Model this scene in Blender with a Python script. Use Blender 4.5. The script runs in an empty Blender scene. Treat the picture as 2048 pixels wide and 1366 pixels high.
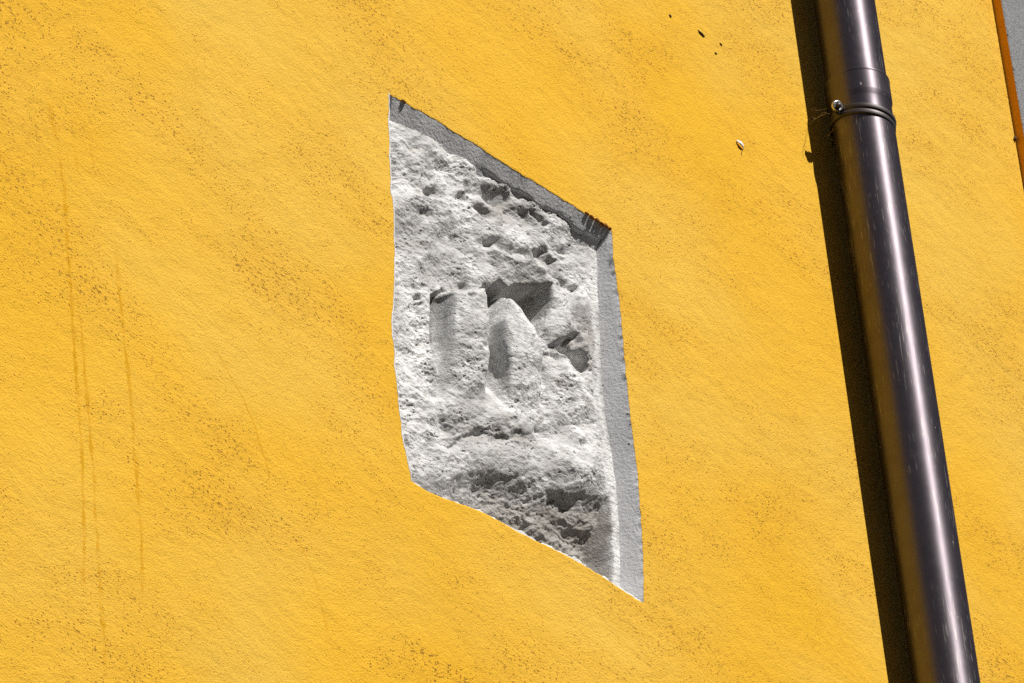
import bpy, bmesh, math, random
import numpy as np
from mathutils import Vector, Matrix

# ------------------------------------------------------------------ camera
sc = bpy.context.scene
rad = math.radians
W0, H0 = 2048.0, 1366.0
ELEV, AZ, ROLL, FPX = rad(34.0), rad(52.0), rad(6.0), 11500.0
DIST = 8.97
TARGET = Vector((0.0, 0.0, 6.616))
fwd = Vector((math.cos(ELEV) * math.sin(AZ), math.cos(ELEV) * math.cos(AZ), math.sin(ELEV)))
rgt = Vector((math.cos(AZ), -math.sin(AZ), 0.0))
upv = rgt.cross(fwd)
c_, s_ = math.cos(ROLL), math.sin(ROLL)
rgt, upv = c_ * rgt - s_ * upv, s_ * rgt + c_ * upv
CAM = TARGET - fwd * DIST
cam_d = bpy.data.cameras.new('camera')
cam_d.sensor_width = 36.0
cam_d.lens = FPX * 36.0 / W0
cam_d.clip_end = 2000.0
cam = bpy.data.objects.new('camera', cam_d)
sc.collection.objects.link(cam)
rot = Matrix((rgt, upv, -fwd)).transposed()
cam.matrix_world = Matrix.Translation(CAM) @ rot.to_4x4()
sc.camera = cam

# ------------------------------------------------------------------ light
SUN_AZ, SUN_EL = rad(11.0), rad(50.0)      # azimuth measured from the wall normal, + to the right
sun_dir = Vector((math.cos(SUN_EL) * math.sin(SUN_AZ), -math.cos(SUN_EL) * math.cos(SUN_AZ), math.sin(SUN_EL)))
world = bpy.data.worlds.new('World')
sc.world = world
world.use_nodes = True
wn = world.node_tree
bg = wn.nodes['Background']
sky = wn.nodes.new('ShaderNodeTexSky')
sky.sky_type = 'NISHITA'
sky.sun_disc = False
sky.sun_elevation = SUN_EL
sky.sun_rotation = math.atan2(sun_dir.x, sun_dir.y)
wn.links.new(sky.outputs[0], bg.inputs[0])
bg.inputs[1].default_value = 0.05
sun_l = bpy.data.lights.new('sun', 'SUN')
sun_l.energy = 5.0
sun_l.angle = rad(0.5)
sun_l.color = (1.0, 0.965, 0.91)
sun = bpy.data.objects.new('sun', sun_l)
sc.collection.objects.link(sun)
sun.rotation_euler = sun_dir.to_track_quat('Z', 'Y').to_euler()
sun.location = (0, -6, 14)
sc.view_settings.view_transform = 'Standard'
sc.view_settings.look = 'None'
sc.view_settings.exposure = 0.25
sc.cycles.use_denoising = False
sc.cycles.max_bounces = 6
sc.cycles.diffuse_bounces = 4
sc.view_settings.gamma = 1.0
sc.view_settings.use_curve_mapping = False

# ------------------------------------------------------------------ helpers
S = 0.00078                                # metres per photo pixel at the wall


def P(px, py, y=0.0):
    """point of the plane y = const seen at a pixel of the photograph"""
    d = fwd * FPX + rgt * (px - W0 / 2) - upv * (py - H0 / 2)
    t = (y - CAM.y) / d.y
    return CAM + d * t


def proj(v):
    d = Vector(v) - CAM
    w = d.dot(fwd)
    return (W0 / 2 + FPX * d.dot(rgt) / w, H0 / 2 - FPX * d.dot(upv) / w)


def link(o, parent=None):
    sc.collection.objects.link(o)
    if parent:
        o.parent = parent
    return o


def mesh_obj(name, verts, faces, mat, parent=None, smooth=True):
    me = bpy.data.meshes.new(name)
    me.from_pydata([tuple(v) for v in verts], [], faces)
    me.validate()
    if smooth:
        me.polygons.foreach_set('use_smooth', [True] * len(me.polygons))
    me.materials.append(mat)
    me.update()
    return link(bpy.data.objects.new(name, me), parent)


def grid_obj(name, arr, mat, parent=None, keep=None):
    """arr: (rows, cols, 3) numpy; keep: (rows-1, cols-1) bool"""
    r, c = arr.shape[:2]
    idx = np.arange(r * c).reshape(r, c)
    q = np.stack([idx[:-1, :-1], idx[:-1, 1:], idx[1:, 1:], idx[1:, :-1]], -1).reshape(-1, 4)
    if keep is not None:
        q = q[keep.reshape(-1)]
    used = np.unique(q)
    remap = np.zeros(r * c, dtype=np.int64)
    remap[used] = np.arange(len(used))
    q = remap[q]
    v = arr.reshape(-1, 3)[used]
    me = bpy.data.meshes.new(name)
    me.vertices.add(len(v)); me.vertices.foreach_set('co', v.astype(np.float32).ravel())
    me.loops.add(q.size); me.loops.foreach_set('vertex_index', q.astype(np.int32).ravel())
    me.polygons.add(len(q))
    me.polygons.foreach_set('loop_start', np.arange(0, q.size, 4, dtype=np.int32))
    me.polygons.foreach_set('loop_total', np.full(len(q), 4, dtype=np.int32))
    me.polygons.foreach_set('use_smooth', np.ones(len(q), dtype=bool))
    me.update(calc_edges=True)
    me.validate()
    me.materials.append(mat)
    return link(bpy.data.objects.new(name, me), parent)


def empty(name, loc):
    o = bpy.data.objects.new(name, None)
    o.empty_display_size = 0.05
    o.location = loc
    return link(o)


def tag(o, label, cat, group=None):
    o['label'] = label
    o['category'] = cat
    if group:
        o['group'] = group
    return o


def under(o, root):
    """parent keeping the world position (root has no rotation)"""
    o.parent = root
    o.matrix_parent_inverse = Matrix.Translation(-root.location)
    return o


# ------------------------------------------------------------------ numpy noise
_rng = np.random.default_rng(11)
_PERM = _rng.permutation(512)
_GA = _rng.uniform(0, 2 * np.pi, 512)


def gnoise(x, y, seed=0):
    xi = np.floor(x).astype(np.int64); yi = np.floor(y).astype(np.int64)
    xf = x - xi; yf = y - yi

    def g(ix, iy, fx, fy):
        h = _PERM[(_PERM[(ix + seed * 37) & 511] + iy) & 511]
        a = _GA[h]
        return np.cos(a) * fx + np.sin(a) * fy
    u = xf * xf * xf * (xf * (xf * 6 - 15) + 10); v = yf * yf * yf * (yf * (yf * 6 - 15) + 10)
    a = g(xi, yi, xf, yf); b = g(xi + 1, yi, xf - 1, yf)
    c = g(xi, yi + 1, xf, yf - 1); d = g(xi + 1, yi + 1, xf - 1, yf - 1)
    return 1.5 * ((a + (b - a) * u) * (1 - v) + (c + (d - c) * u) * v)


def fbm(x, y, octv, seed=0, gain=0.5):
    t = 0; a = 1.0
    for i in range(octv):
        t = t + a * gnoise(x * 2 ** i, y * 2 ** i, seed + i)
        a *= gain
    return t


def sstep(a, b, x):
    t = np.clip((x - a) / (b - a), 0, 1)
    return t * t * (3 - 2 * t)


def sdf_poly(px, py, pts):
    """signed distance, negative inside"""
    d = np.full(px.shape, 1e18); sgn = np.ones(px.shape)
    n = len(pts)
    for i in range(n):
        ax, ay = pts[i]; bx, by = pts[i - 1]
        ex, ey = bx - ax, by - ay
        wx, wy = px - ax, py - ay
        t = np.clip((wx * ex + wy * ey) / (ex * ex + ey * ey), 0, 1)
        qx, qy = wx - ex * t, wy - ey * t
        d = np.minimum(d, qx * qx + qy * qy)
        c1 = py >= ay; c2 = py < by; c3 = ex * wy > ey * wx
        flip = (c1 & c2 & c3) | (~c1 & ~c2 & ~c3)
        sgn = np.where(flip, -sgn, sgn)
    return np.sqrt(d) * sgn


def dist_line(px, py, pts):
    d = np.full(px.shape, 1e18)
    for (ax, ay), (bx, by) in zip(pts[:-1], pts[1:]):
        ex, ey = bx - ax, by - ay
        wx, wy = px - ax, py - ay
        t = np.clip((wx * ex + wy * ey) / (ex * ex + ey * ey), 0, 1)
        d = np.minimum(d, np.hypot(wx - ex * t, wy - ey * t))
    return d


# ------------------------------------------------------------------ materials
class NT:
    def __init__(self, name):
        self.m = bpy.data.materials.new(name)
        self.m.use_nodes = True
        self.t = self.m.node_tree
        self.b = self.t.nodes['Principled BSDF']

    def n(self, kind, **kw):
        nd = self.t.nodes.new('ShaderNode' + kind)
        for k, v in kw.items():
            setattr(nd, k, v)
        return nd

    def put(self, sock, v):
        if hasattr(v, 'is_output') or isinstance(v, bpy.types.NodeSocket):
            self.t.links.new(v, sock)
        else:
            sock.default_value = v

    def math(self, op, a, b=None, c=None, clamp=False):
        nd = self.n('Math', operation=op)
        nd.use_clamp = clamp
        self.put(nd.inputs[0], a)
        if b is not None: self.put(nd.inputs[1], b)
        if c is not None: self.put(nd.inputs[2], c)
        return nd.outputs[0]

    def ss(self, v, a, b):
        nd = self.n('MapRange', interpolation_type='SMOOTHSTEP')
        self.put(nd.inputs[0], v)
        nd.inputs[1].default_value = a; nd.inputs[2].default_value = b
        nd.inputs[3].default_value = 0.0; nd.inputs[4].default_value = 1.0
        return nd.outputs[0]

    def ramp(self, v, a, b, lo=0.0, hi=1.0):
        nd = self.n('MapRange')
        self.put(nd.inputs[0], v)
        nd.inputs[1].default_value = a; nd.inputs[2].default_value = b
        nd.inputs[3].default_value = lo; nd.inputs[4].default_value = hi
        return nd.outputs[0]

    def coord(self):
        return self.n('TexCoord').outputs['Object']

    def scale(self, vec, s, loc=(0, 0, 0), rot=(0, 0, 0)):
        nd = self.n('Mapping')
        self.put(nd.inputs[0], vec)
        nd.inputs['Location'].default_value = loc
        nd.inputs['Rotation'].default_value = rot
        nd.inputs['Scale'].default_value = s
        return nd.outputs[0]

    def noise(self, vec, scale, detail=2.0, rough=0.5, dist=0.0, out='Fac'):
        nd = self.n('TexNoise')
        self.put(nd.inputs['Vector'], vec)
        nd.inputs['Scale'].default_value = scale
        nd.inputs['Detail'].default_value = detail
        nd.inputs['Roughness'].default_value = rough
        nd.inputs['Distortion'].default_value = dist
        return nd.outputs[out]

    def voro(self, vec, scale, feature='F1', rnd=1.0):
        nd = self.n('TexVoronoi', feature=feature)
        self.put(nd.inputs['Vector'], vec)
        nd.inputs['Scale'].default_value = scale
        nd.inputs['Randomness'].default_value = rnd
        return nd

    def mix(self, f, a, b, blend='MIX'):
        nd = self.n('Mix', data_type='RGBA', blend_type=blend)
        self.put(nd.inputs['Factor'], f)
        for s, v in ((nd.inputs[6], a), (nd.inputs[7], b)):
            if isinstance(v, tuple) and len(v) == 3: v = (*v, 1)
            self.put(s, v)
        return nd.outputs[2]

    def vadd(self, a, b, k=1.0):
        m = self.n('VectorMath', operation='MULTIPLY_ADD')
        self.put(m.inputs[0], b); m.inputs[1].default_value = (k, k, k); self.put(m.inputs[2], a)
        return m.outputs[0]

    def bump(self, h, dist, strength=1.0, normal=None):
        nd = self.n('Bump')
        nd.inputs['Strength'].default_value = strength
        nd.inputs['Distance'].default_value = dist
        self.put(nd.inputs['Height'], h)
        if normal is not None: self.put(nd.inputs['Normal'], normal)
        return nd.outputs[0]

    def col(self, c):
        if isinstance(c, tuple) and len(c) == 3: c = (*c, 1)
        self.put(self.b.inputs['Base Color'], c)

    def set(self, **kw):
        for k, v in kw.items():
            self.put(self.b.inputs[k.replace('_', ' ')], v)


# photo-pixel tracks of the old drips on the paint (drawn where they are on the wall)
DRIPS = [
    ([(118, 300), (128, 380), (135, 500), (150, 720), (158, 800), (165, 930), (168, 1060), (166, 1195)], 2.6, 1.0),
    ([(150, 560), (165, 690), (178, 820), (187, 960), (195, 1090), (205, 1240), (212, 1366)], 2.6, 0.8),
    ([(228, 460), (237, 560), (246, 660), (262, 800), (272, 950), (283, 1080), (287, 1215)], 2.6, 0.9),
    ([(98, 190), (106, 240), (118, 300)], 4.0, 0.8),
    ([(146, 270), (152, 320), (158, 372)], 2.4, 0.7),
    ([(178, 250), (182, 300), (190, 350)], 2.2, 0.6),
    ([(140, 640), (150, 720), (152, 800)], 2.2, 0.6),
    ([(430, 690), (460, 750), (490, 800), (535, 930), (545, 1000)], 2.8, 0.55),
    ([(590, 1060), (620, 1130), (650, 1230), (660, 1290)], 2.8, 0.45),
]


def yellow_paint():
    k = NT('yellow_stucco_paint')
    co = k.coord()
    # slow swirl of the trowel
    warp = k.noise(co, 2.2, 2.0, out='Color')
    wv = k.n('VectorMath', operation='SUBTRACT'); k.put(wv.inputs[0], warp); wv.inputs[1].default_value = (.5, .5, .5)
    cw = k.vadd(co, wv.outputs[0], 0.13)
    # relief
    grain = k.noise(k.scale(cw, (0.9, 1, 1.05)), 330.0, 3.0, 0.7)
    drag = k.noise(k.scale(cw, (0.26, 1, 1.0)), 260.0, 2.0, 0.6)
    mid = k.noise(k.scale(cw, (0.7, 1, 1.0)), 34.0, 2.0, 0.6)
    rough_zone = k.ss(k.noise(k.scale(cw, (0.62, 1, 1.1)), 3.6, 6.0, 0.72), 0.38, 0.66)   # where the trowel tore the render
    # small pits and torn grains
    v1 = k.voro(k.scale(cw, (0.85, 1, 1.0)), 265.0)
    r1 = k.n('SeparateColor'); k.put(r1.inputs[0], v1.outputs['Color'])
    rad1 = k.math('MULTIPLY', k.math('MULTIPLY', k.math('POWER', r1.outputs[0], 2.4), 0.54), k.math('MULTIPLY_ADD', rough_zone, 0.78, 0.38))
    pits1 = k.ss(k.math('SUBTRACT', rad1, v1.outputs['Distance']), -0.02, 0.12)
    v2 = k.voro(k.scale(co, (0.8, 1, 0.95), loc=(3.1, 0, 1.7)), 115.0)
    r2 = k.n('SeparateColor'); k.put(r2.inputs[0], v2.outputs['Color'])
    rad2 = k.math('MULTIPLY', k.math('MULTIPLY', k.math('POWER', r2.outputs[0], 5.0), 0.26), k.math('MULTIPLY_ADD', rough_zone, 1.0, 0.10))
    pits2 = k.ss(k.math('SUBTRACT', rad2, v2.outputs['Distance']), 0.0, 0.05)
    pits = k.math('MAXIMUM', k.math('MULTIPLY', pits1, 0.9), pits2, clamp=True)
    tear = k.ss(drag, 0.60, 0.74)
    tear = k.math('MULTIPLY', tear, rough_zone)
    h = k.math('MULTIPLY_ADD', grain, 0.95, k.math('MULTIPLY', drag, k.math('MULTIPLY', rough_zone, 0.30)))
    h = k.math('SUBTRACT', h, k.math('MULTIPLY', pits, 0.6))
    h = k.math('SUBTRACT', h, k.math('MULTIPLY', tear, 0.3))
    h = k.math('MULTIPLY_ADD', mid, 1.15, h)
    k.put(k.b.inputs['Normal'], k.bump(h, 0.0026, 0.85))
    # colour
    tone = k.noise(k.scale(cw, (0.8, 1, 1.0)), 1.6, 2.0, 0.6)
    base = k.mix(k.ss(tone, 0.34, 0.66), (0.80, 0.440, 0.011), (0.80, 0.495, 0.060))
    base = k.mix(k.math('MULTIPLY', rough_zone, 0.5), base, (0.74, 0.385, 0.013))
    fine = k.noise(co, 420.0, 2.0, 0.6)
    base = k.mix(k.ramp(fine, 0.3, 0.75, 0.0, 0.22), base, (0.66, 0.34, 0.02))
    # dirt lodged in the pits
    dirt = k.mix(k.noise(co, 90.0), (0.15, 0.055, 0.006), (0.36, 0.15, 0.010))
    base = k.mix(k.math('MULTIPLY', pits, 0.78), base, dirt)
    base = k.mix(k.math('MULTIPLY', tear, 0.55), base, (0.40, 0.19, 0.015))
    k.col(base)
    k.set(Roughness=0.86, Specular_IOR_Level=0.25)
    return k.m


def plaster(name, c1, c2, sc_=180.0, amt=0.5, spots=0.5):
    k = NT(name)
    co = k.coord()
    g = k.noise(co, sc_, 4.0, 0.6)
    m = k.noise(co, 24.0, 3.0, 0.5)
    v = k.voro(co, 85.0)
    r = k.n('SeparateColor'); k.put(r.inputs[0], v.outputs['Color'])
    pit = k.ss(k.math('SUBTRACT', k.math('MULTIPLY', k.math('POWER', r.outputs[0], 5.0), 0.24), v.outputs['Distance']), 0.0, 0.05)
    h = k.math('SUBTRACT', g, k.math('MULTIPLY', pit, 1.2))
    k.put(k.b.inputs['Normal'], k.bump(h, 0.0018, amt))
    c = k.mix(k.ss(m, 0.3, 0.7), c1, c2)
    c = k.mix(k.math('MULTIPLY', pit, spots), c, (0.08, 0.07, 0.06))
    k.col(c)
    k.set(Roughness=0.9, Specular_IOR_Level=0.2)
    return k.m


def stone_mat():
    k = NT('limewashed_stone')
    co = k.coord()
    g = k.noise(co, 260.0, 5.0, 0.68)
    g2 = k.noise(k.scale(co, (0.5, 1, 1.2)), 120.0, 4.0, 0.6)
    v = k.voro(co, 130.0)
    r = k.n('SeparateColor'); k.put(r.inputs[0], v.outputs['Color'])
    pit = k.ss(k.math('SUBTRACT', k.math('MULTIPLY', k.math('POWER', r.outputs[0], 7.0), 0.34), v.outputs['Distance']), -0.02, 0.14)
    h = k.math('ADD', k.math('MULTIPLY', g, 0.6), k.math('MULTIPLY', g2, 0.8))
    h = k.math('SUBTRACT', h, k.math('MULTIPLY', pit, 0.5))
    k.put(k.b.inputs['Normal'], k.bump(h, 0.0045, 0.85))
    t = k.noise(co, 14.0, 4.0, 0.6)
    c = k.mix(k.ss(t, 0.36, 0.64), (0.44, 0.435, 0.425), (0.76, 0.76, 0.755))
    t3 = k.noise(k.scale(co, (0.6, 1, 1.2)), 42.0, 5.0, 0.7)
    c = k.mix(k.ss(t3, 0.52, 0.72), c, (0.41, 0.39, 0.355))
    t2 = k.noise(co, 95.0, 4.0, 0.65)
    c = k.mix(k.ramp(t2, 0.48, 0.72, 0.0, 0.6), c, (0.33, 0.32, 0.305))
    ra = k.n('Attribute'); ra.attribute_name = 'stone_tone'
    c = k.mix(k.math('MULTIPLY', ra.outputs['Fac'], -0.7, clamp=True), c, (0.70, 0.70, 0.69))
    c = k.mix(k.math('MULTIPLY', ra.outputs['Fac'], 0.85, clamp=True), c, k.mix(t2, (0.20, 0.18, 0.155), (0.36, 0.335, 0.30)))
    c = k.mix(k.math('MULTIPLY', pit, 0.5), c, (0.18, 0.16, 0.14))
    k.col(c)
    k.set(Roughness=0.82, Specular_IOR_Level=0.3)
    return k.m


def pipe_mat():
    k = NT('dark_bronze_pipe')
    co = k.coord()
    sc1 = k.noise(k.scale(co, (1, 1, 0.05)), 420.0, 3.0, 0.6)
    cl = k.noise(co, 9.0, 3.0, 0.6)
    scr = k.math('MULTIPLY', k.ss(sc1, 0.59, 0.66), k.ss(cl, 0.42, 0.56))
    v = k.voro(k.scale(co, (1, 1, 0.45)), 70.0)
    r = k.n('SeparateColor'); k.put(r.inputs[0], v.outputs['Color'])
    sp = k.ss(k.math('SUBTRACT', k.math('MULTIPLY', k.math('POWER', r.outputs[0], 5.0), 0.15), v.outputs['Distance']), 0.0, 0.04)
    mark = k.math('MAXIMUM', k.math('MULTIPLY', scr, 0.6), sp)
    c = k.mix(k.ss(k.noise(co, 30.0, 3.0), .3, .7), (0.124, 0.108, 0.122), (0.142, 0.124, 0.138))
    c = k.mix(k.math('MULTIPLY', mark, 0.7), c, (0.5, 0.48, 0.44))
    k.col(c)
    dust = k.noise(co, 60.0, 4.0, 0.6)
    k.set(Metallic=k.math('SUBTRACT', 0.85, k.math('MULTIPLY', mark, 0.7)), Roughness=k.ramp(dust, 0.3, 0.7, 0.43, 0.46))
    k.set(Specular_Tint=(0.30, 0.26, 0.27, 1), Anisotropic=0.6, Anisotropic_Rotation=0.25)
    tg = k.n('Tangent'); tg.direction_type = 'RADIAL'; tg.axis = 'Z'
    k.put(k.b.inputs['Tangent'], tg.outputs[0])
    return k.m


def simple(name, c, rough=0.6, metal=0.0, sc_=60.0, var=0.25, bump=0.0004):
    k = NT(name)
    co = k.coord()
    f = k.noise(co, sc_, 3.0, 0.6)
    d = tuple(x * (1 - var) for x in c)
    k.col(k.mix(f, d, tuple(min(1, x * (1 + var)) for x in c)))
    k.set(Roughness=rough, Metallic=metal)
    k.put(k.b.inputs['Normal'], k.bump(k.noise(co, sc_ * 4, 3.0), bump, 0.5))
    return k.m


M_yel = yellow_paint()
M_rev = plaster('pale_grey_plaster', (0.64, 0.64, 0.65), (0.72, 0.72, 0.73), 200.0, 0.8, 0.8)
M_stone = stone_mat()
M_pipe = pipe_mat()
M_clamp = simple('clamp_metal', (0.075, 0.066, 0.064), 0.5, 0.7)
M_zinc = simple('zinc_screw', (0.55, 0.55, 0.56), 0.35, 0.9)
_k = NT('rough_grey_render_wall')
_co = _k.coord()
_g = _k.noise(_co, 380.0, 4.0, 0.75)
_k.col(_k.mix(_k.ss(_g, 0.35, 0.65), (0.20, 0.20, 0.205), (0.40, 0.40, 0.405)))
_k.set(Roughness=0.95, Specular_IOR_Level=0.2)
_k.put(_k.b.inputs['Normal'], _k.bump(_g, 0.004, 1.0))
M_grey = _k.m
M_ret = plaster('return_orange', (0.78, 0.33, 0.012), (0.82, 0.37, 0.018), 230.0, 0.4, 0.4)  # narrow return strip, a redder orange than the wall yellow
M_web = simple('cobweb_silk', (0.50, 0.42, 0.33), 0.8)
M_dirt = simple('dark_brown_dirt', (0.09, 0.045, 0.02), 0.9, 0, 300.0, 0.5, 0.002)
M_feather = simple('white_down', (0.72, 0.66, 0.68), 0.8, 0, 400.0, 0.15)

# ------------------------------------------------------------------ the ground
k = NT('street_paving')
co = k.coord()
n_ = k.noise(co, 1.2, 5.0, 0.6)
br = k.n('TexBrick'); k.put(br.inputs['Vector'], co)
br.inputs['Scale'].default_value = 2.2
br.inputs['Color1'].default_value = (.20, .195, .185, 1); br.inputs['Color2'].default_value = (.24, .235, .22, 1)
br.inputs['Mortar'].default_value = (.07, .065, .06, 1); br.inputs['Mortar Size'].default_value = .012
k.col(k.mix(k.math('MULTIPLY', n_, .4), br.outputs['Color'], (.09, .085, .08)))
k.set(Roughness=.85)
g = mesh_obj('street', [(-300, -300, 0), (300, -300, 0), (300, 300, 0), (-300, 300, 0)], [(0, 1, 2, 3)], k.m, smooth=False)
g['kind'] = 'structure'

# ------------------------------------------------------------------ unseen house added across the street to block sky and bounce light
M_opp = plaster('shade_house_plaster', (0.11, 0.085, 0.075), (0.16, 0.125, 0.105), 60.0, 0.5, 0.3)
M_roof = simple('clay_roof', (0.24, 0.10, 0.06), 0.9, 0, 6.0)
M_shut = simple('green_shutter', (0.03, 0.06, 0.045), 0.6, 0, 8.0)
rootO = empty('added_shade_house', (0, -8.0, 0))
tag(rootO, 'unseen brown house added across the street to darken shadows on the yellow wall', 'house')


def box_part(name, x0, x1, y0, y1, z0, z1, mat, parent):
    v = [(x, y, z) for x in (x0, x1) for y in (y0, y1) for z in (z0, z1)]
    return mesh_obj(name, v, [(0, 1, 3, 2), (4, 6, 7, 5), (0, 4, 5, 1), (2, 3, 7, 6), (0, 2, 6, 4), (1, 5, 7, 3)], mat, parent, False)


box_part('wall', -24, 24, -8, 0, 0, 13.3, M_opp, rootO)
mesh_obj('roof', [(-24.2, .5, 13.305), (24.2, .5, 13.305), (24.2, -4, 15.2), (-24.2, -4, 15.2), (24.2, -8.5, 13.305), (-24.2, -8.5, 13.305)],
         [(0, 1, 2, 3), (3, 2, 4, 5), (0, 3, 5), (1, 4, 2), (0, 5, 4, 1)], M_roof, rootO, False)
for wx in range(-21, 22, 3):
    for wz in (1.0, 3.9, 6.9, 9.9):
        box_part('shutter', wx - .5, wx + .5, .002, .05, wz, wz + 1.6, M_shut, rootO)

# ------------------------------------------------------------------ the yellow wall with its recess
random.seed(5)
TOP = [(779, 189), (800, 200), (830, 217), (870, 238), (905, 262), (950, 288), (1000, 321), (1050, 352), (1100, 382), (1150, 414), (1190, 440), (1222, 458)]
RIGHT = [(1222, 458), (1225, 475), (1228, 520), (1238, 590), (1245, 660), (1250, 720), (1258, 800), (1266, 870), (1275, 940), (1280, 1000), (1284, 1060), (1287, 1120), (1288, 1170), (1288, 1206)]
BOT = [(1288, 1206), (1240, 1176), (1195, 1146), (1130, 1109), (1060, 1075), (1010, 1048), (960, 1022), (900, 1000), (860, 984), (824, 962)]
LEFT = [(824, 962), (818, 925), (808, 880), (800, 820), (795, 760), (790, 700), (786, 655), (789, 600), (791, 540), (790, 470), (789, 410), (784, 380), (782, 330), (780, 260), (779, 189)]


def resample(pts, step):
    out = []
    for (a, b) in zip(pts[:-1], pts[1:]):
        n = max(1, int(round(math.hypot(b[0] - a[0], b[1] - a[1]) / step)))
        for i in range(n):
            t = i / n
            out.append((a[0] + (b[0] - a[0]) * t, a[1] + (b[1] - a[1]) * t))
    return out


def smooth_side(pts, step=3.0, jit=0.7, seed=0):
    # Catmull-Rom along the traced edge, then a little hand-made wobble
    p = [pts[0]] + pts + [pts[-1]]
    fine = []
    for i in range(1, len(p) - 2):
        p0, p1, p2, p3 = [np.array(q, float) for q in p[i - 1:i + 3]]
        for t in np.linspace(0, 1, 12, endpoint=False):
            fine.append(0.5 * ((2 * p1) + (-p0 + p2) * t + (2 * p0 - 5 * p1 + 4 * p2 - p3) * t * t + (-p0 + 3 * p1 - 3 * p2 + p3) * t ** 3))
    fine.append(np.array(pts[-1], float))
    q = np.array(resample([tuple(v) for v in fine], step))
    # resample to even spacing
    seg = np.r_[0, np.cumsum(np.hypot(*np.diff(q, axis=0).T))]
    n = int(seg[-1] / step)
    s = np.linspace(0, seg[-1], n, endpoint=False)
    q = np.stack([np.interp(s, seg, q[:, 0]), np.interp(s, seg, q[:, 1])], -1)
    fade = np.minimum(1, np.minimum(s, seg[-1] - s) / 15)
    w = fbm(s / 22.0, np.full_like(s, 3.7 + seed), 4, seed, 0.7) * jit * fade
    q[:, 1] += w
    q[:, 0] += fbm(s / 22.0, np.full_like(s, 9.1 + seed), 4, seed + 5, 0.7) * jit * fade
    return q


sides = [smooth_side(TOP, jit=1.0, seed=1), smooth_side(RIGHT, jit=1.1, seed=2), smooth_side(BOT, jit=0.9, seed=3), smooth_side(LEFT, jit=1.0, seed=4)]
cnt = [len(s) for s in sides]
ringpx = np.concatenate(sides)
ring = np.array([[*(P(a, b).x, P(a, b).z)] for a, b in ringpx])
# outward normals in the wall plane
tan = np.roll(ring, -1, 0) - np.roll(ring, 1, 0)
tan /= np.linalg.norm(tan, axis=1)[:, None]
nrm = np.stack([-tan[:, 1], tan[:, 0]], -1)
if np.sum((ring - ring.mean(0)) * nrm) < 0:
    nrm = -nrm
for _ in range(4):
    nrm = (np.roll(nrm, 1, 0) + nrm + np.roll(nrm, -1, 0)); nrm /= np.linalg.norm(nrm, axis=1)[:, None]
N = len(ring)

XC = P(1984, 0).x                           # where the yellow wall meets its neighbour
XL, ZT = -4.2, 9.2
rootW = empty('house_wall', (0.0, 0.0, 0.0))
tag(rootW, 'yellow painted stucco wall with a four-sided recess cut into it', 'wall')

bm = bmesh.new()
out = [(XL, 0), (XC, 0), (XC, ZT), (XL, ZT)]
vo = [bm.verts.new((x, 0, z)) for x, z in out]
eo = [bm.edges.new((vo[i], vo[(i + 1) % 4])) for i in range(4)]


def lipring(offpx, dpx, var=None):
    o = np.full(N, offpx) if var is None else offpx + var
    return [(ring[i, 0] + nrm[i, 0] * o[i] * S, dpx * S, ring[i, 1] + nrm[i, 1] * o[i] * S) for i in range(N)]


sarr = np.arange(N) * 0.25
lipn = fbm(sarr, np.full(N, 1.3), 3, 21) * 0.5
chip = np.exp(-((np.arange(N) - cnt[0] + 7) / 9.0) ** 2)
lipn = lipn * np.concatenate([np.full(c, v) for c, v in zip(cnt, (1.0, 0.35, 0.8, 0.8))])
lipn = lipn + chip * (2.5 + 3.5 * fbm(sarr * 1.4, np.full(N, 6.6), 2, 23))
r0 = [bm.verts.new(v) for v in lipring(5.0, 0)]
er = [bm.edges.new((r0[i], r0[(i + 1) % N])) for i in range(N)]
bmesh.ops.triangle_fill(bm, edges=eo + er, use_beauty=True)
prev = [bm.verts.new(v) for v in lipring(5.0, 0)]
lipd = np.concatenate([np.full(c, v) for c, v in zip(cnt, (0.25, 0.22, 0.3, 0.3))])
for _ in range(12):
    lipd = (np.roll(lipd, 1) + lipd + np.roll(lipd, -1)) / 3
for off, dp, vv in ((2.2, 0.7, 0.3), (0.8, 1.6, 0.6), (0.0, 3.0, 0.8), (-0.2, 5.2, 1.0)):
    cur = [bm.verts.new((x, y * lipd[i], z)) for i, (x, y, z) in enumerate(lipring(off, dp, lipn * vv))]
    for i in range(N):
        j = (i + 1) % N
        bm.faces.new((prev[i], prev[j], cur[j], cur[i])).smooth = True
    prev = cur
me = bpy.data.meshes.new('painted_face')
bm.normal_update()
bmesh.ops.reverse_faces(bm, faces=[f for f in bm.faces if f.normal.y > 0.02])
bm.to_mesh(me); bm.free()
me.materials.append(M_yel)
link(bpy.data.objects.new('painted_face', me), rootW)

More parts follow.
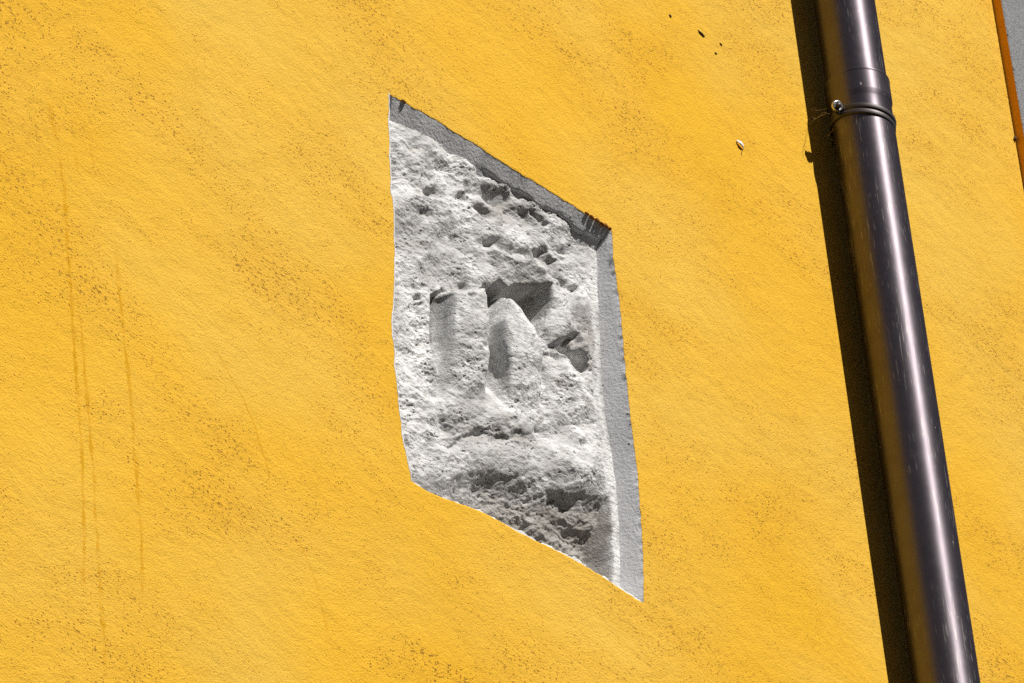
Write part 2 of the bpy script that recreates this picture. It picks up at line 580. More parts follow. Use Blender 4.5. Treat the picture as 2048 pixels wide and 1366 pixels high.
# reveals of the recess: soffit, jambs, sill; the upper and right ones are splayed
splay = np.concatenate([np.full(c, v) for c, v in zip(cnt, (1.68, 0.50, 0.0, 0.0))])
for _ in range(10):
    splay = (np.roll(splay, 1) + splay + np.roll(splay, -1)) / 3
rows = np.r_[0.0, np.arange(3, 140, 3.0)]
ring_s = ring.copy()
st_ = 0
for c in cnt:
    ii = np.arange(st_, st_ + c + 1) % N
    seg_ = ring[ii].copy()
    for _ in range(400):
        seg_[1:-1] = (seg_[:-2] + seg_[1:-1] + seg_[2:]) / 3
    ring_s[ii[:-1]] = seg_[:-1]
    st_ += c
start = 0
for nm, c in zip(('recess_soffit', 'recess_jamb', 'recess_sill', 'recess_jamb'), cnt):
    ii = np.arange(start, start + c + 1)
    im = ii % N
    A = np.zeros((len(rows), len(ii), 3))
    for r, d in enumerate(rows):
        w = (fbm(ii * 0.035, np.full(len(ii), d * 0.02), 2, 31) * 0.5 + fbm(ii * 0.16, np.full(len(ii), d * 0.07), 2, 41) * 0.10) * min(1, d / 18) - 0.4
        dd = np.maximum(d, 5.0 * lipd[im])
        if nm == 'recess_soffit':      # the render breaks off raggedly above the stone
            fr = ii - start
            brk = 19 + fbm(ii * 0.045, np.full(len(ii), 4.4), 3, 45) * 6
            w = w + 6.0 * sstep(brk, brk + 3, dd) * sstep(0.40, 0.5, fr / c)
        w = w - splay[im] * np.clip(dd - 5.0 * lipd[im], 0, 70)
        mx = min(1.0, d / 12.0)
        rr = ring[im] * (1 - mx) + ring_s[im] * mx
        A[r, :, 0] = rr[:, 0] + nrm[im, 0] * w * S
        A[r, :, 1] = dd * S
        A[r, :, 2] = rr[:, 1] + nrm[im, 1] * w * S
    if nm == 'recess_jamb' and start > cnt[0]:      # bare plaster shows along the left arris
        ed = np.zeros((2, len(ii), 3))
        wv_ = 3.6 + fbm(ii * 0.05, np.full(len(ii), 8.8), 3, 47) * 2.6
        for r_, (f_, y_) in enumerate(((1.0, -0.0003), (0.5, -0.0009))):
            ed[r_] = np.stack([ring[im, 0] + nrm[im, 0] * wv_ * f_ * S, np.full(len(ii), y_), ring[im, 1] + nrm[im, 1] * wv_ * f_ * S], -1)
        A = np.concatenate([ed, A], 0)
    grid_obj(nm, A, M_rev, rootW)
    start += c

# ------------------------------------------------------------------ the carved stone in the recess
_p0 = proj(P(1024, 683)); _p1 = proj(P(1024, 683) + Vector((0, 1, 0)) * S * 40)
INTO = ((_p1[0] - _p0[0]) / 40, (_p1[1] - _p0[1]) / 40)       # image shift per pixel-unit of depth


def q_(pts, D):
    """image points of a feature lying at depth D, moved to the wall plane"""
    return [(x - INTO[0] * D, y - INTO[1] * D) for x, y in pts]


STEP = 1.3
gx = np.arange(770, 1345, STEP); gy = np.arange(150, 1225, STEP)
QX, QY = np.meshgrid(gx, gy)
# wobble the feature coordinates so that no edge is ruler-clean
WXn = fbm(QX / 34, QY / 34, 3, 51) * 4.5; WYn = fbm(QX / 34, QY / 34, 3, 61) * 4.5
WXn = WXn + fbm(QX / 12, QY / 12, 2, 53) * 2.2; WYn = WYn + fbm(QX / 12, QY / 12, 2, 63) * 2.2
FX, FY = QX + WXn, QY + WYn
SX, SY = QX + gnoise(QX / 95, QY / 95, 52) * 2.5, QY + gnoise(QX / 95, QY / 95, 62) * 2.5


def relief():
    # base plane: shallow at the top, deeper to the lower right
    u = (QX - 800) / 450; v = (QY - 250) / 850
    D = 27 + 15 * np.clip(v, 0, 1) + 10 * np.clip(u, 0, 1) * np.clip(v * 1.6, 0, 1)
    D += fbm(QX / 130, QY / 130, 3, 3) * 5
    B = 42.0

    def poly(pts, depth, w=6.0, at=B, soft=0.0, calm=False, fade=None):
        """sunk (or raised) area with walls w wide; soft > 0 rounds its floor as well"""
        nonlocal D
        s = sdf_poly(*((SX, SY) if calm else (FX, FY)), q_(pts, at))
        k_ = sstep(w * 0.5, -w * 0.5, s)
        if soft:
            k_ = 0.45 * k_ + 0.55 * sstep(0, -soft, s)
        if fade:
            a, b = (q_([(0, y)], at)[0][1] for y in fade)
            k_ = k_ * sstep(b, a, SY)
        D = D + depth * k_

    def dome(pts, h, w, at=B, fade=None, power=0.5):
        nonlocal D
        s = -sdf_poly(SX, SY, q_(pts, at))
        t = np.clip(s / w, 0, 1)
        hh = h * np.clip(1 - (1 - t) ** 2, 0, 1) ** power
        if fade:
            a, b = (q_([(0, y)], at)[0][1] for y in fade)
            hh = hh * sstep(b, a, FY)
        D = D - hh

    def groove(pts, depth, r, at=B, soft=True):
        nonlocal D
        d = dist_line(FX, FY, q_(pts, at))
        D = D + depth * (np.exp(-(d / r) ** 2) if soft else sstep(r, r * .5, d))

    def blob(cx, cy, rx, ry, depth, ang=0.0, at=B, p=1.0):
        nonlocal D
        (x, y), = q_([(cx, cy)], at)
        c, s = math.cos(rad(ang)), math.sin(rad(ang))
        dx, dy = FX - x, FY - y
        a = (dx * c + dy * s) / rx; b = (-dx * s + dy * c) / ry
        D = D + depth * np.exp(-((a * a + b * b) ** p))

    # ---- upper field: lumps and torn hollows running down to the right
    groove([(800, 410), (850, 412), (910, 436), (980, 478), (1040, 505)], -9, 26)
    groove([(820, 290), (900, 338), (960, 352), (1030, 398), (1110, 450)], -8, 24)
    blob(850, 388, 14, 9, 20, 15, p=1.3)
    blob(862, 398, 14, 6, 8, 25)
    blob(908, 404, 14, 8, 12, 25, p=1.2)
    poly([(914, 372), (950, 370), (990, 382), (1010, 404), (992, 424), (962, 410), (926, 398)], 17, 12, B, 22)
    blob(982, 400, 16, 10, 14, 30, B, 1.3)
    poly([(934, 416), (958, 412), (976, 440), (966, 448), (948, 438)], 16, 9, B, 12)
    groove([(1000, 420), (1028, 440), (1045, 470)], 8, 16)
    poly([(1028, 424), (1050, 434), (1066, 462), (1040, 460)], 12, 6, B, 12)
    groove([(1050, 428), (1080, 458)], 11, 4)
    blob(888, 488, 26, 40, 7, 10)
    blob(868, 545, 40, 24, 5, 70)
    blob(866, 340, 28, 14, 8, 40)
    blob(815, 300, 14, 8, 8, 30)
    blob(838, 432, 26, 7, 7, 15)
    # ---- diagonal ledge with its scooped shadow
    groove([(964, 492), (982, 494), (1002, 508), (1040, 516), (1075, 532), (1100, 554), (1125, 575)], 12, 10)
    groove([(976, 512), (1000, 527), (1040, 535), (1070, 547)], -11, 11)
    poly([(1056, 506), (1086, 497), (1114, 522), (1104, 544), (1080, 532)], 17, 7, B, 12)
    blob(970, 494, 9, 5, 12, 10, p=1.4)
    blob(1142, 582, 8, 9, 18, -20, p=1.4)
    blob(1118, 568, 14, 6, 8, 35)
    blob(1122, 503, 9, 5, 9, 20, p=1.3)
    blob(1155, 470, 10, 6, 7, 20)
    # ---- brow over the hollow
    groove([(968, 556), (1020, 546), (1062, 552), (1104, 582), (1122, 612)], -15, 26)
    # ---- fingers: steep on the side turned to the left
    dome([(880, 584), (962, 580), (970, 640), (974, 700), (976, 820), (930, 840), (892, 840), (882, 760), (878, 700)], 29, 26, 34, (700, 830), 0.44)
    dome([(988, 580), (1003, 594), (1035, 616), (1062, 656), (1078, 700), (1086, 760), (1090, 840), (1056, 880), (1018, 850), (1004, 790), (992, 740), (984, 690), (980, 645), (980, 610)], 37, 36, 34, (720, 860), 0.5)
    # hollowed flanks in front of them
    poly([(855, 592), (878, 582), (884, 600), (884, 690), (884, 780), (872, 750), (858, 690)], 38, 6, B, 6, True, (680, 770))
    poly([(967, 640), (982, 640), (986, 690), (998, 745), (1012, 830), (978, 830), (970, 720)], 36, 8, B, 0, True, (710, 825))
    groove([(1088, 740), (1092, 800), (1090, 840)], 7, 6)
    blob(925, 655, 22, 20, -4)
    blob(918, 690, 30, 8, 5, 15)
    blob(950, 705, 10, 6, 5)
    # small holes along the upper edge of the first finger
    for hx, hy, hr, hd in ((828, 598, 6, 12), (836, 608, 5, 10), (924, 576, 12, 12), (958, 582, 9, 16), (919, 604, 7, 12), (884, 588, 8, 8), (880, 582, 5, 10), (902, 588, 5, 8), (947, 598, 4, 8)):
        blob(hx, hy, hr, hr * .75, hd, 15, p=1.5)
    # ---- dark hollows at the finger tips
    poly([(964, 612), (970, 582), (988, 568), (1004, 582), (1000, 598), (990, 632), (982, 650), (966, 656)], 58, 7, B, 0, True)
    poly([(1002, 588), (1020, 576), (1060, 582), (1088, 576), (1092, 604), (1092, 630), (1082, 650), (1076, 676), (1064, 656), (1046, 628), (1018, 606)], 60, 8, B, 0, True)
    # ---- knob, slit and wedge block on the right
    dome([(1088, 654), (1098, 626), (1120, 616), (1146, 634), (1150, 664), (1128, 688), (1098, 690)], 20, 30, 36)
    poly([(1106, 688), (1134, 674), (1150, 670), (1156, 688), (1140, 708), (1122, 702)], 14, 8, B, 0, True)
    dome([(1150, 596), (1204, 586), (1208, 660), (1174, 726), (1138, 688)], 13, 14, 40)
    d_ = dist_line(SX, SY, q_([(1130, 696), (1146, 712), (1168, 738)], B))
    D = D + 24 * sstep(9, 4, d_)
    blob(1188, 632, 7, 14, 10, 20)
    blob(1176, 660, 4, 14, 6, -30)
    groove([(1090, 712), (1110, 716), (1135, 722), (1160, 752)], 7, 6)
    groove([(1150, 730), (1175, 780), (1200, 800)], 4, 8)
    # palm
    dome([(1094, 700), (1150, 740), (1196, 745), (1200, 840), (1130, 850), (1094, 830)], 8, 40, 40)
    # ---- lower field
    groove([(880, 824), (950, 832), (1040, 852), (1090, 838)], -12, 26)
    groove([(895, 895), (915, 882), (945, 868)], 8, 4)
    blob(955, 866, 14, 8, 12, 15, p=1.3)
    blob(1034, 876, 20, 8, 9, 10, p=1.2)
    blob(995, 878, 13, 6, 6, 10, p=1.2)
    blob(1070, 862, 10, 6, 7, 20)
    blob(1170, 885, 9, 5, 10, 20)
    groove([(862, 795), (872, 835), (890, 860)], 7, 9)
    groove([(905, 920), (980, 918), (1060, 935), (1140, 945)], -15, 36)
    blob(1150, 935, 85, 45, -20, 25)
    # ---- the lower face turns under
    L = q_([(780, 930), (870, 965), (930, 945), (990, 935), (1060, 958), (1120, 972), (1180, 985), (1245, 975), (1400, 975)], 26)
    lx = np.array([p[0] for p in L]); ly = np.array([p[1] for p in L])
    below = np.clip(FY - np.interp(FX, lx, ly), 0, None)
    D = D + (30 + 18 * sstep(950, 1150, QX)) * (1 - np.exp(-below / 62)) * (0.9 + 0.1 * np.tanh(below / 10))
    low = sstep(0, 45, below)
    blob(1190, 1082, 26, 14, 8, 30, 55, 1.3)
    blob(1208, 1108, 8, 22, 8, -10, 55, 1.3)
    blob(1060, 1048, 8, 18, 11, 0, 55, 1.2)
    blob(988, 972, 18, 9, 3, 20, 40, 1.2)
    blob(1138, 1000, 34, 10, 5, 30, 40)
    groove([(1000, 1025), (1060, 1035), (1120, 1070), (1170, 1095)], -7, 14, 55)
    groove([(1120, 1030), (1180, 1045), (1225, 1058)], -8, 14, 55)
    for _ in range(2):                      # worn edges
        D[1:-1] = (D[:-2] + 2 * D[1:-1] + D[2:]) / 4
        D[:, 1:-1] = (D[:, :-2] + 2 * D[:, 1:-1] + D[:, 2:]) / 4
    gyy, gxx = np.gradient(D, STEP)
    calm = 1 / (1 + 1.6 * np.hypot(gxx, gyy))
    # ---- tooling and weathering of the surface; long axis along the wall's horizontals
    ca, sa = math.cos(rad(30)), math.sin(rad(30))
    ax = QX * ca + QY * sa; ay = -QX * sa + QY * ca
    D = D + fbm(QX / 60, QY / 60, 3, 71) * 6.0 * (0.4 + 0.6 * calm) + fbm(ax / 26, ay / 19, 2, 75) * 2.3 * calm
    rg = 1 - np.abs(fbm(ax / 30, ay / 22, 4, 81))
    D = D - (rg - 0.6) * (0.8 * calm + 5.0 * low)
    patch = 0.25 + 0.9 * sstep(-0.25, 0.45, fbm(QX / 75, QY / 75, 2, 88))
    D = D + fbm(ax / 10, ay / 8, 4, 91, 0.68) * (1.9 + 1.3 * low) * patch * calm
    pn = fbm(ax / 15, ay / 11, 3, 97)
    D = D + 3.2 * sstep(0.6, 1.1, pn) * (0.3 + patch) * calm
    ck = 1 - np.abs(fbm(ax / 46, ay / 17, 3, 99, 0.6))
    D = D + 3.4 * sstep(0.93, 1.0, ck) * sstep(0.05, 0.5, fbm(QX / 38, QY / 38, 2, 101)) * (1 - low)
    pn2 = fbm(QX / 7, QY / 6, 2, 103)
    D = D + 1.6 * sstep(0.72, 1.0, pn2) * patch
    # mortar brings the surface to an even depth along the right jamb and fills the foot of the recess
    edge = sdf_poly(QX, QY, RIGHT + [(1400, 1250), (1400, 400)])
    nz = fbm(QX / 25, QY / 25, 3, 107) * 4
    Dm = np.interp(QY, [440, 500, 630, 780, 930, 1050, 1200], [30, 33, 43, 48, 42, 42, 46]) + fbm(QX / 40, QY / 40, 3, 109) * 1.5
    lim = Dm + 3.0 * np.clip(edge + gnoise(QX / 45, QY / 45, 141) * 4 - 27, 0, None)
    D = np.minimum(D, lim)
    D = np.maximum(D, Dm - 0.9 * np.clip(edge + gnoise(QX / 45, QY / 45, 141) * 4 - 30, 0, None))
    foot = dist_line(QX, QY, BOT) + nz * 1.2
    fw = 2 + 6 * np.clip((QX - 860) / 260, 0, 1)
    D = np.minimum(D, 5 + .42 * np.clip(foot, 0, None) + 7.0 * np.clip(foot - fw, 0, None))
    seam = np.exp(-((edge + nz * 1.2 - 21) / 3.5) ** 2) * sstep(470, 540, QY) + 0.6 * sstep(fw + 3, fw - 2, foot)
    STONE_TONE[:] = low * sstep(fw, fw + 6, foot) * sstep(24, 34, edge + nz) * (0.25 + 0.75 * sstep(930, 1150, QX)) - np.clip(seam, 0, 1)
    D = D + fbm(ax / 8, ay / 6.5, 3, 151, 0.7) * 0.75 * (0.5 + 0.5 * calm)
    return np.clip(D, 4, 135)


STONE_TONE = np.zeros_like(QX)
DEP = relief()
inside = sdf_poly(QX, QY, [tuple(p) for p in ringpx[::3]])
# to metres: exact points of the wall plane (rays), pushed straight into the wall
dirs = np.array(fwd)[None, None] * FPX + np.array(rgt)[None, None] * (QX - W0 / 2)[..., None] - np.array(upv)[None, None] * (QY - H0 / 2)[..., None]
tt = (0 - CAM.y) / dirs[..., 1]
PT = np.array(CAM)[None, None] + dirs * tt[..., None]
PT[..., 1] = DEP * S
ins = inside < 9.0
keep = ins[:-1, :-1] & ins[1:, :-1] & ins[:-1, 1:] & ins[1:, 1:]
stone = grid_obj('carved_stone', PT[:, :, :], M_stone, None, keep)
# brown-grey tone over the lower face, plus four oval patches higher up
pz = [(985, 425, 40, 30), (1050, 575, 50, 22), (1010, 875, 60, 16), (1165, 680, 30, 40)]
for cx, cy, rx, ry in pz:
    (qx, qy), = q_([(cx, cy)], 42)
    STONE_TONE = np.where(STONE_TONE < -.05, STONE_TONE, np.maximum(STONE_TONE, 0.6 * np.exp(-((QX - qx) / rx) ** 2 - ((QY - qy) / ry) ** 2)))
STONE_TONE = np.clip(STONE_TONE + fbm(QX / 24, QY / 24, 4, 119) * 0.30 * (STONE_TONE > 0.03), -1, 1)
at_ = stone.data.attributes.new('stone_tone', 'FLOAT', 'POINT')
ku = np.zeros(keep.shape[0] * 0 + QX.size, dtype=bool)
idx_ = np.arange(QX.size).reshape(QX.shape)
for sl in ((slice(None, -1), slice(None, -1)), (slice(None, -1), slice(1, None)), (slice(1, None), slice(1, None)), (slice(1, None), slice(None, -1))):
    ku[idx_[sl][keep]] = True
at_.data.foreach_set('value', STONE_TONE.ravel()[ku].astype(np.float32))
tag(stone, 'weathered whitish stone relief with carved grooves, set in the wall recess', 'carved stone')

# ------------------------------------------------------------------ old runs of paint down the wall
k = NT('darker_yellow_run')
co = k.coord()
k.col(k.mix(k.noise(co, 130.0, 3.0, 0.7), (0.76, 0.415, 0.001), (0.82, 0.455, 0.003)))
k.set(Roughness=0.9, Specular_IOR_Level=0.08)
k.put(k.b.inputs['Normal'], k.bump(k.noise(co, 330.0, 3.0, 0.7), 0.0026, 0.85))
fa = k.n('Attribute'); fa.attribute_name = 'body'
k.put(k.b.inputs['Alpha'], k.math('MULTIPLY', fa.outputs['Fac'], k.ramp(k.noise(co, 70.0, 4.0, 0.7), 0.30, 0.60, 0.0, 0.75), clamp=True))
M_run = k.m
for di, (pts, wpx, amt) in enumerate(DRIPS):
    q = np.array(resample([tuple(map(float, p)) for p in pts], 3.0) + [tuple(map(float, pts[-1]))])
    n_ = len(q)
    tpar = np.arange(n_)
    q[:, 0] += fbm(tpar * 0.05, np.full(n_, di + .5), 3, 5) * 2.2
    wd = wpx * (1.0 + 0.7 * fbm(tpar * 0.11, np.full(n_, di + 7.7), 3, 9)) * (0.5 + 0.6 * amt)
    wd = np.clip(wd, 0, None)
    wd[0] = wd[-1] = 0
    V = np.zeros((n_, 5, 3))
    for i in range(n_):
        c0 = P(*q[i])
        for j, (u, hh) in enumerate(((-1, 0), (-.6, .7), (0, 1), (.6, .7), (1, 0))):
            V[i, j] = (c0.x + u * wd[i] * S * 2.0, -0.00012 - 0.0002 * hh * min(1, wd[i]), c0.z)
    kp = np.repeat(((wd[:-1] > .25) | (wd[1:] > .25))[:, None], 4, 1)
    if kp.any():
        o = grid_obj('paint_run', V, M_run, rootW)
        endf = np.clip(np.minimum(tpar, n_ - 1 - tpar) / 25.0, 0, 1)
        body = np.clip(endf * (0.35 + 0.5 * amt) * (0.75 + 0.7 * fbm(tpar * 0.05, np.full(n_, di + 2.2), 3, 15)), 0, 1)[:, None] * np.array([0, .6, 1, .6, 0])[None]
        at_ = o.data.attributes.new('body', 'FLOAT', 'POINT')
        at_.data.foreach_set('value', body.ravel().astype(np.float32))

# ------------------------------------------------------------------ the downpipe
HAX = 0.067                                  # axis to wall
ax_p = P(1787, 660, -HAX)
depth_ax = (ax_p - CAM).dot(fwd)
RP = 64.5 * depth_ax / FPX
AXX = ax_p.x
rootP = empty('downpipe', (AXX, -HAX, 0.0))
tag(rootP, 'dark bronze metal downpipe fixed upright on the yellow wall', 'downpipe')


def zat(px, py):
    return P(px, py, -HAX).z


def lathe(name, prof, mat, parent, seg=72, tilt=None, centre=(0, 0, 0)):
    """prof: list of (radius, z) in the parent's frame"""
    A = np.zeros((len(prof), seg + 1, 3))
    th = np.linspace(0, 2 * np.pi, seg + 1)
    for i, (r, z) in enumerate(prof):
        A[i, :, 0] = r * np.cos(th); A[i, :, 1] = r * np.sin(th); A[i, :, 2] = z
    o = grid_obj(name, A, mat, parent)
    o.location = centre
    if tilt: o.rotation_euler = tilt
    return o


z_rim = zat(1712, 172)                       # rim of the collar
z_col = zat(1722, 222)                       # foot of the collar
z_clamp = zat(1722, 251)
RO = RP * 1.045
lower = lathe('pipe_section', [(RP, 0.05), (RP, 2.0), (RP, 4.0), (RP, z_col - 0.02), (RP, z_col - 0.004), (RP * 1.01, z_col), (RO, z_col + 0.008), (RO, z_col + 0.011), (RO, z_rim - 0.006), (RO, z_rim - 0.004), (RO * 1.012, z_rim - 0.002), (RO * 1.012, z_rim), (RP * 0.99, z_rim + 0.0005)], M_pipe, rootP)
upper = lathe('pipe_section', [(RP * 0.985, z_rim - 0.03), (RP * 0.985, z_rim + 1.0), (RP * 0.985, 9.1)], M_pipe, rootP)

# clamp, hanging a little askew
view_h = Vector((fwd.x, fwd.y, 0)).normalized()
tl = Matrix.Rotation(rad(9), 4, view_h).to_euler()
cl = bpy.data.objects.new('pipe_clamp', None)
hb = 0.0105
prof = [(RP * 1.0, -hb), (RP * 1.05, -hb), (RP * 1.056, -hb + .001), (RP * 1.056, -.0025), (RP * 1.05, -.0018), (RP * 1.022, -.0012),
        (RP * 1.022, .0016), (RP * 1.05, .0022), (RP * 1.056, .003), (RP * 1.056, hb - .001), (RP * 1.05, hb), (RP * 1.0, hb)]
clamp = lathe('pipe_clamp', prof, M_clamp, rootP, 96, tl, (0, 0, z_clamp))


def disc_prof(name, prof, mat, parent, loc, axis, seg=28):
    A = np.zeros((len(prof), seg + 1, 3))
    th = np.linspace(0, 2 * np.pi, seg + 1)
    for i, (r, z) in enumerate(prof):
        A[i, :, 0] = r * np.cos(th); A[i, :, 1] = r * np.sin(th); A[i, :, 2] = z
    o = grid_obj(name, A, mat, parent)
    o.rotation_euler = Vector(axis).to_track_quat('Z', 'Y').to_euler()
    o.location = loc
    return o


def box_bm(name, sx, sy, sz, mat, parent, loc, bev=0.001):
    b = bmesh.new()
    bmesh.ops.create_cube(b, size=1.0)
    bmesh.ops.scale(b, vec=(sx, sy, sz), verts=b.verts)
    bmesh.ops.bevel(b, geom=b.edges[:], offset=bev, segments=2, affect='EDGES', profile=0.5)
    me_ = bpy.data.meshes.new(name); b.to_mesh(me_); b.free()
    me_.materials.append(mat)
    o = link(bpy.data.objects.new(name, me_), parent)
    o.location = loc
    return o


ear_axis = (-0.25, -1.0, -0.2)
ex = -RP * 1.05 - 0.0120
ear = disc_prof('ear', [(0.0001, -.004), (.0085, -.004), (.0105, -.003), (.0105, .002), (.0085, .0032), (.0068, .0022), (.0001, .0020)], M_zinc, clamp, (ex, 0.002, .004), ear_axis)
box_bm('ear_tab', 0.020, 0.004, 0.018, M_clamp, clamp, (ex + .010, 0.0065, .003))
disc_prof('screw', [(0.0001, .0000), (.0048, .0000), (.0050, .0045), (.0036, .0060), (.0001, .0060)], M_clamp, clamp, (ex, 0.0005, .004), ear_axis, 20)
box_bm('ear_tab', 0.020, 0.004, 0.018, M_clamp, clamp, (-ex - .010, 0.0065, .003))
# the stem that holds the clamp to the wall
disc_prof('stem', [(.004, 0), (.004, HAX - RP * 1.03)], M_clamp, rootP, (0, RP * 1.03, z_clamp), (0, 1, 0), 20)

# ------------------------------------------------------------------ the neighbouring grey wall, standing a little proud
PROUD = 0.0185
rootN = empty('neighbour_wall', (XC, 0, 0))
tag(rootN, 'rough grey rendered wall of the next house at the right edge', 'wall')
zz = np.arange(5.2, 8.2, 0.002)
jit_ = fbm(zz * 90, np.full(len(zz), 2.2), 4, 13, 0.75) * 0.0011
x0 = XC + 0.0015
A = np.zeros((len(zz), 3, 3))
A[:, 0] = np.stack([np.full(len(zz), x0 - XC), np.full(len(zz), 0.02), zz], -1)
A[:, 1] = np.stack([np.full(len(zz), x0 - XC), np.full(len(zz), -PROUD * .5), zz], -1)
A[:, 2] = np.stack([x0 - XC + jit_ * .3, np.full(len(zz), -PROUD), zz], -1)
grid_obj('painted_return', A[:, ::-1], M_ret, rootN)
cols = np.r_[0, 0.0012, 0.003, 0.006, 0.02, 0.1, 0.4, 3.0]
B_ = np.zeros((len(zz), len(cols), 3))
for i, c in enumerate(cols):
    B_[:, i, 0] = x0 - XC + c + (jit_ * .3 if i == 0 else jit_ * (.9 if i == 1 else 0))
    B_[:, i, 1] = -PROUD - (0 if i == 0 else .0009) - (np.abs(jit_) * 1.2 if i in (1, 2) else 0)
    B_[:, i, 2] = zz
grid_obj('render_face', B_[:, ::1], M_grey, rootN)
mesh_obj('render_face', [(x0 - XC, -PROUD - .0009, 0), (3, -PROUD - .0009, 0), (3, -PROUD - .0009, 5.2), (x0 - XC, -PROUD - .0009, 5.2)], [(0, 1, 2, 3)], M_grey, rootN, False)
mesh_obj('render_face', [(x0 - XC, -PROUD - .0009, 8.198), (3, -PROUD - .0009, 8.198), (3, -PROUD - .0009, 9.2), (x0 - XC, -PROUD - .0009, 9.2)], [(0, 1, 2, 3)], M_grey, rootN, False)
mesh_obj('painted_return', [(x0 - XC, 0.02, 0), (x0 - XC, -PROUD, 0), (x0 - XC, -PROUD, 5.2), (x0 - XC, 0.02, 5.2)], [(0, 1, 2, 3)], M_ret, rootN, False)
mesh_obj('painted_return', [(x0 - XC, 0.02, 8.198), (x0 - XC, -PROUD, 8.198), (x0 - XC, -PROUD, 9.2), (x0 - XC, 0.02, 9.2)], [(0, 1, 2, 3)], M_ret, rootN, False)

# ------------------------------------------------------------------ small things: dirt, feather, cobwebs


def lump(name, px, py, lx, lz, ly, ang, mat, seed, y=0.0):
    b = bmesh.new()
    bmesh.ops.create_icosphere(b, subdivisions=3, radius=1.0)
    for v in b.verts:
        n = gnoise(np.array([v.co.x * 2.1 + seed * 3.3]), np.array([v.co.z * 2.1 + v.co.y * 1.7 + seed]), seed)[0]
        v.co *= 1 + 0.45 * n
    bmesh.ops.scale(b, vec=(lx / 2, ly / 2, lz / 2), verts=b.verts)
    me_ = bpy.data.meshes.new(name); b.to_mesh(me_); b.free()
    me_.polygons.foreach_set('use_smooth', [True] * len(me_.polygons))
    me_.materials.append(mat)
    o = link(bpy.data.objects.new(name, me_))
    o.location = P(px, py, y) + Vector((0, -ly * 0.25, 0))
    o.rotation_euler = (0, rad(ang), 0)
    return o


tag(lump('dirt_crumb', 1402, 68, .015, .004, .004, 18, M_dirt, 2), 'longest dark brown crumb stuck to the yellow wall above the recess', 'crumb', 'crumbs on the yellow wall')
tag(lump('dirt_crumb', 1340, 32, .006, .004, .003, 30, M_dirt, 3), 'dark brown crumb on the wall nearest the top edge of the picture', 'crumb', 'crumbs on the yellow wall')
tag(lump('dirt_crumb', 1441, 89, .006, .003, .003, 20, M_dirt, 4), 'small brown crumb on the wall, nearest the pipe of the crumbs at the top', 'crumb', 'crumbs on the yellow wall')
tag(lump('dirt_crumb', 1431, 107, .005, .003, .003, 10, M_dirt, 5), 'small brown crumb on the wall, lowest of the crumbs at the top', 'crumb', 'crumbs on the yellow wall')
tag(lump('dirt_crumb', 2030, 277, .007, .008, .004, 10, M_dirt, 6, -.002), 'dark crumb lodged in the joint between yellow and grey walls', 'crumb', 'crumbs on the yellow wall')

M_chip = simple('broken_yellow_plaster', (0.34, 0.13, 0.012), 0.9, 0, 250.0, 0.6, 0.003)
for ci, (cx, cy, lx_, lz_) in enumerate(((1172, 428, .010, .004), (1183, 436, .012, .006), (1193, 441, .009, .007), (1201, 448, .013, .006), (1210, 452, .010, .007), (1217, 458, .008, .006), (806, 204, .010, .003))):
    o = lump('plaster_chip', cx, cy, lx_, lz_, .006, 8 + 14 * math.sin(ci * 2.1), M_chip, 20 + ci, 0.0012)
    o.parent = rootW
f0 = P(1472, 282); f1 = P(1486, 298)
dv = (f1 - f0)
verts, faces = [], []
nseg = 9
side = Vector((dv.z, 0, -dv.x)).normalized()
for layer in (0, 1):
    for i in range(nseg + 1):
        t = i / nseg
        w = .0042 * math.sin(math.pi * (0.12 + 0.82 * t)) * (1 + .25 * math.sin(i * 2.3))
        c = f0 + dv * t + Vector((0, -.0012 - .003 * math.sin(math.pi * t) - .0008 * layer, 0))
        verts += [c - side * w - f0, c + side * w - f0]
n2 = 2 * (nseg + 1)
for i in range(nseg):
    a = 2 * i
    faces += [(a, a + 1, a + 3, a + 2), (n2 + a, n2 + a + 2, n2 + a + 3, n2 + a + 1)]
    faces += [(a, a + 2, n2 + a + 2, n2 + a), (a + 1, n2 + a + 1, n2 + a + 3, a + 3)]
rootF = empty('feather', f0)
mesh_obj('vane', verts, faces, M_feather, rootF)
tag(rootF, 'tiny white feather caught on the yellow wall left of the pipe', 'feather')


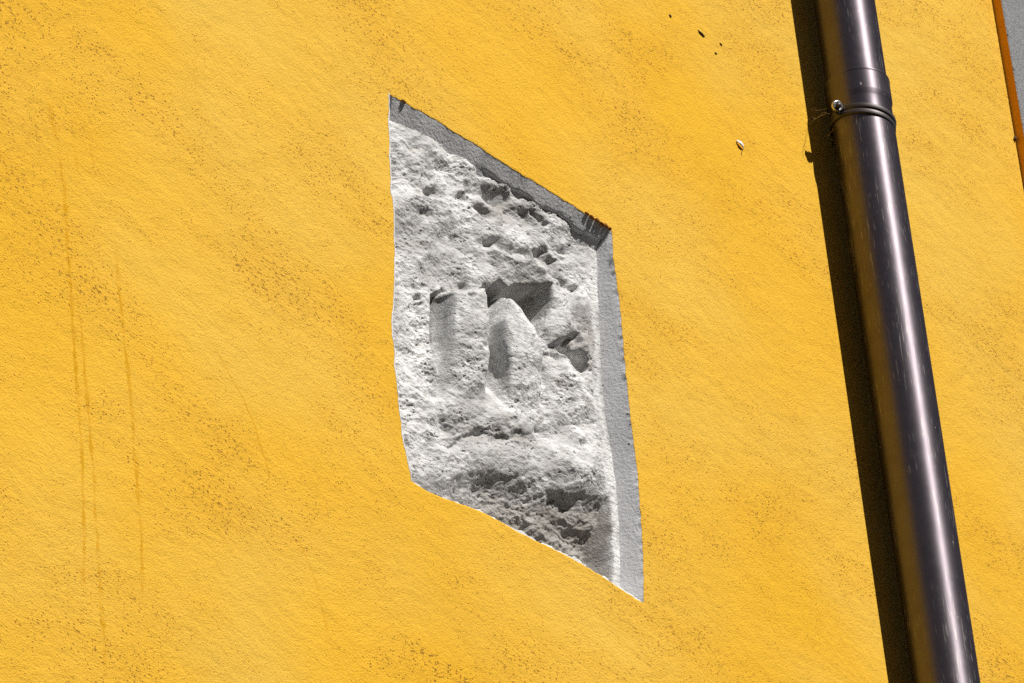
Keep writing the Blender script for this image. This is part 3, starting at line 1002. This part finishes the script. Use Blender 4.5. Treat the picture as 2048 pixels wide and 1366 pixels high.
def tube(pts, r, seg=5):
    vs, fs = [], []
    pts = [Vector(p) for p in pts]
    for i, p in enumerate(pts):
        d = (pts[min(i + 1, len(pts) - 1)] - pts[max(i - 1, 0)]).normalized()
        a = d.orthogonal().normalized(); b2 = d.cross(a)
        rr = r if 0 < i < len(pts) - 1 else r * .5
        for s in range(seg):
            th = 2 * math.pi * s / seg
            vs.append(p + (a * math.cos(th) + b2 * math.sin(th)) * rr)
    for i in range(len(pts) - 1):
        for s in range(seg):
            t = (s + 1) % seg
            fs.append((i * seg + s, i * seg + t, (i + 1) * seg + t, (i + 1) * seg + s))
    return vs, fs


f_tail, f_fc = tube([f1 - f0 + Vector((0, -.002, 0)), P(1483, 303) - f0 + Vector((0, -.001, 0)), P(1482, 312) - f0 + Vector((0, -.0006, 0))], .0006)
mesh_obj('quill', f_tail, f_fc, M_dirt, rootF)


def web(name, label, strands, r):
    V, F = [], []
    for st in strands:
        pts = []
        for (a, b) in zip(st[:-1], st[1:]):
            A_, B2 = P(a[0], a[1], -a[2]), P(b[0], b[1], -b[2])
            for t in np.linspace(0, 1, 6, endpoint=False):
                q = A_.lerp(B2, t)
                pts.append(q + Vector((random.uniform(-1, 1), random.uniform(-1, 1), random.uniform(-1, 1))) * .0007)
        pts.append(P(st[-1][0], st[-1][1], -st[-1][2]))
        v, f = tube(pts, r * random.uniform(.7, 1.3))
        o_ = len(V); V += v; F += [tuple(i + o_ for i in q) for q in f]
    o = mesh_obj(name, V, F, M_web)
    return tag(o, label, 'cobweb', 'cobwebs at the pipe clamp')


web('cobweb', 'pale cobweb strands between the wall and the clamp screw', [
    [(1616, 216, .0), (1632, 221, .02), (1655, 217, .06)], [(1618, 219, .0), (1628, 214, .01), (1634, 221, .02)],
    [(1616, 250, 0), (1632, 236, .02), (1656, 226, .06)], [(1624, 232, .005), (1630, 238, .02), (1650, 228, .05)],
    [(1640, 230, .03), (1648, 224, .05), (1660, 228, .06)]], .00017)
web('cobweb', 'pale cobweb strand trailing from the pipe just below the clamp', [
    [(1640, 305, 0), (1648, 294, .01), (1653, 282, .02), (1658, 270, .03), (1668, 256, .05)], [(1648, 273, .015), (1658, 271, .03), (1663, 262, .04)],
    [(1651, 292, .015), (1655, 284, .02), (1662, 288, .025)], [(1641, 304, 0), (1640, 316, 0)]], .00017)
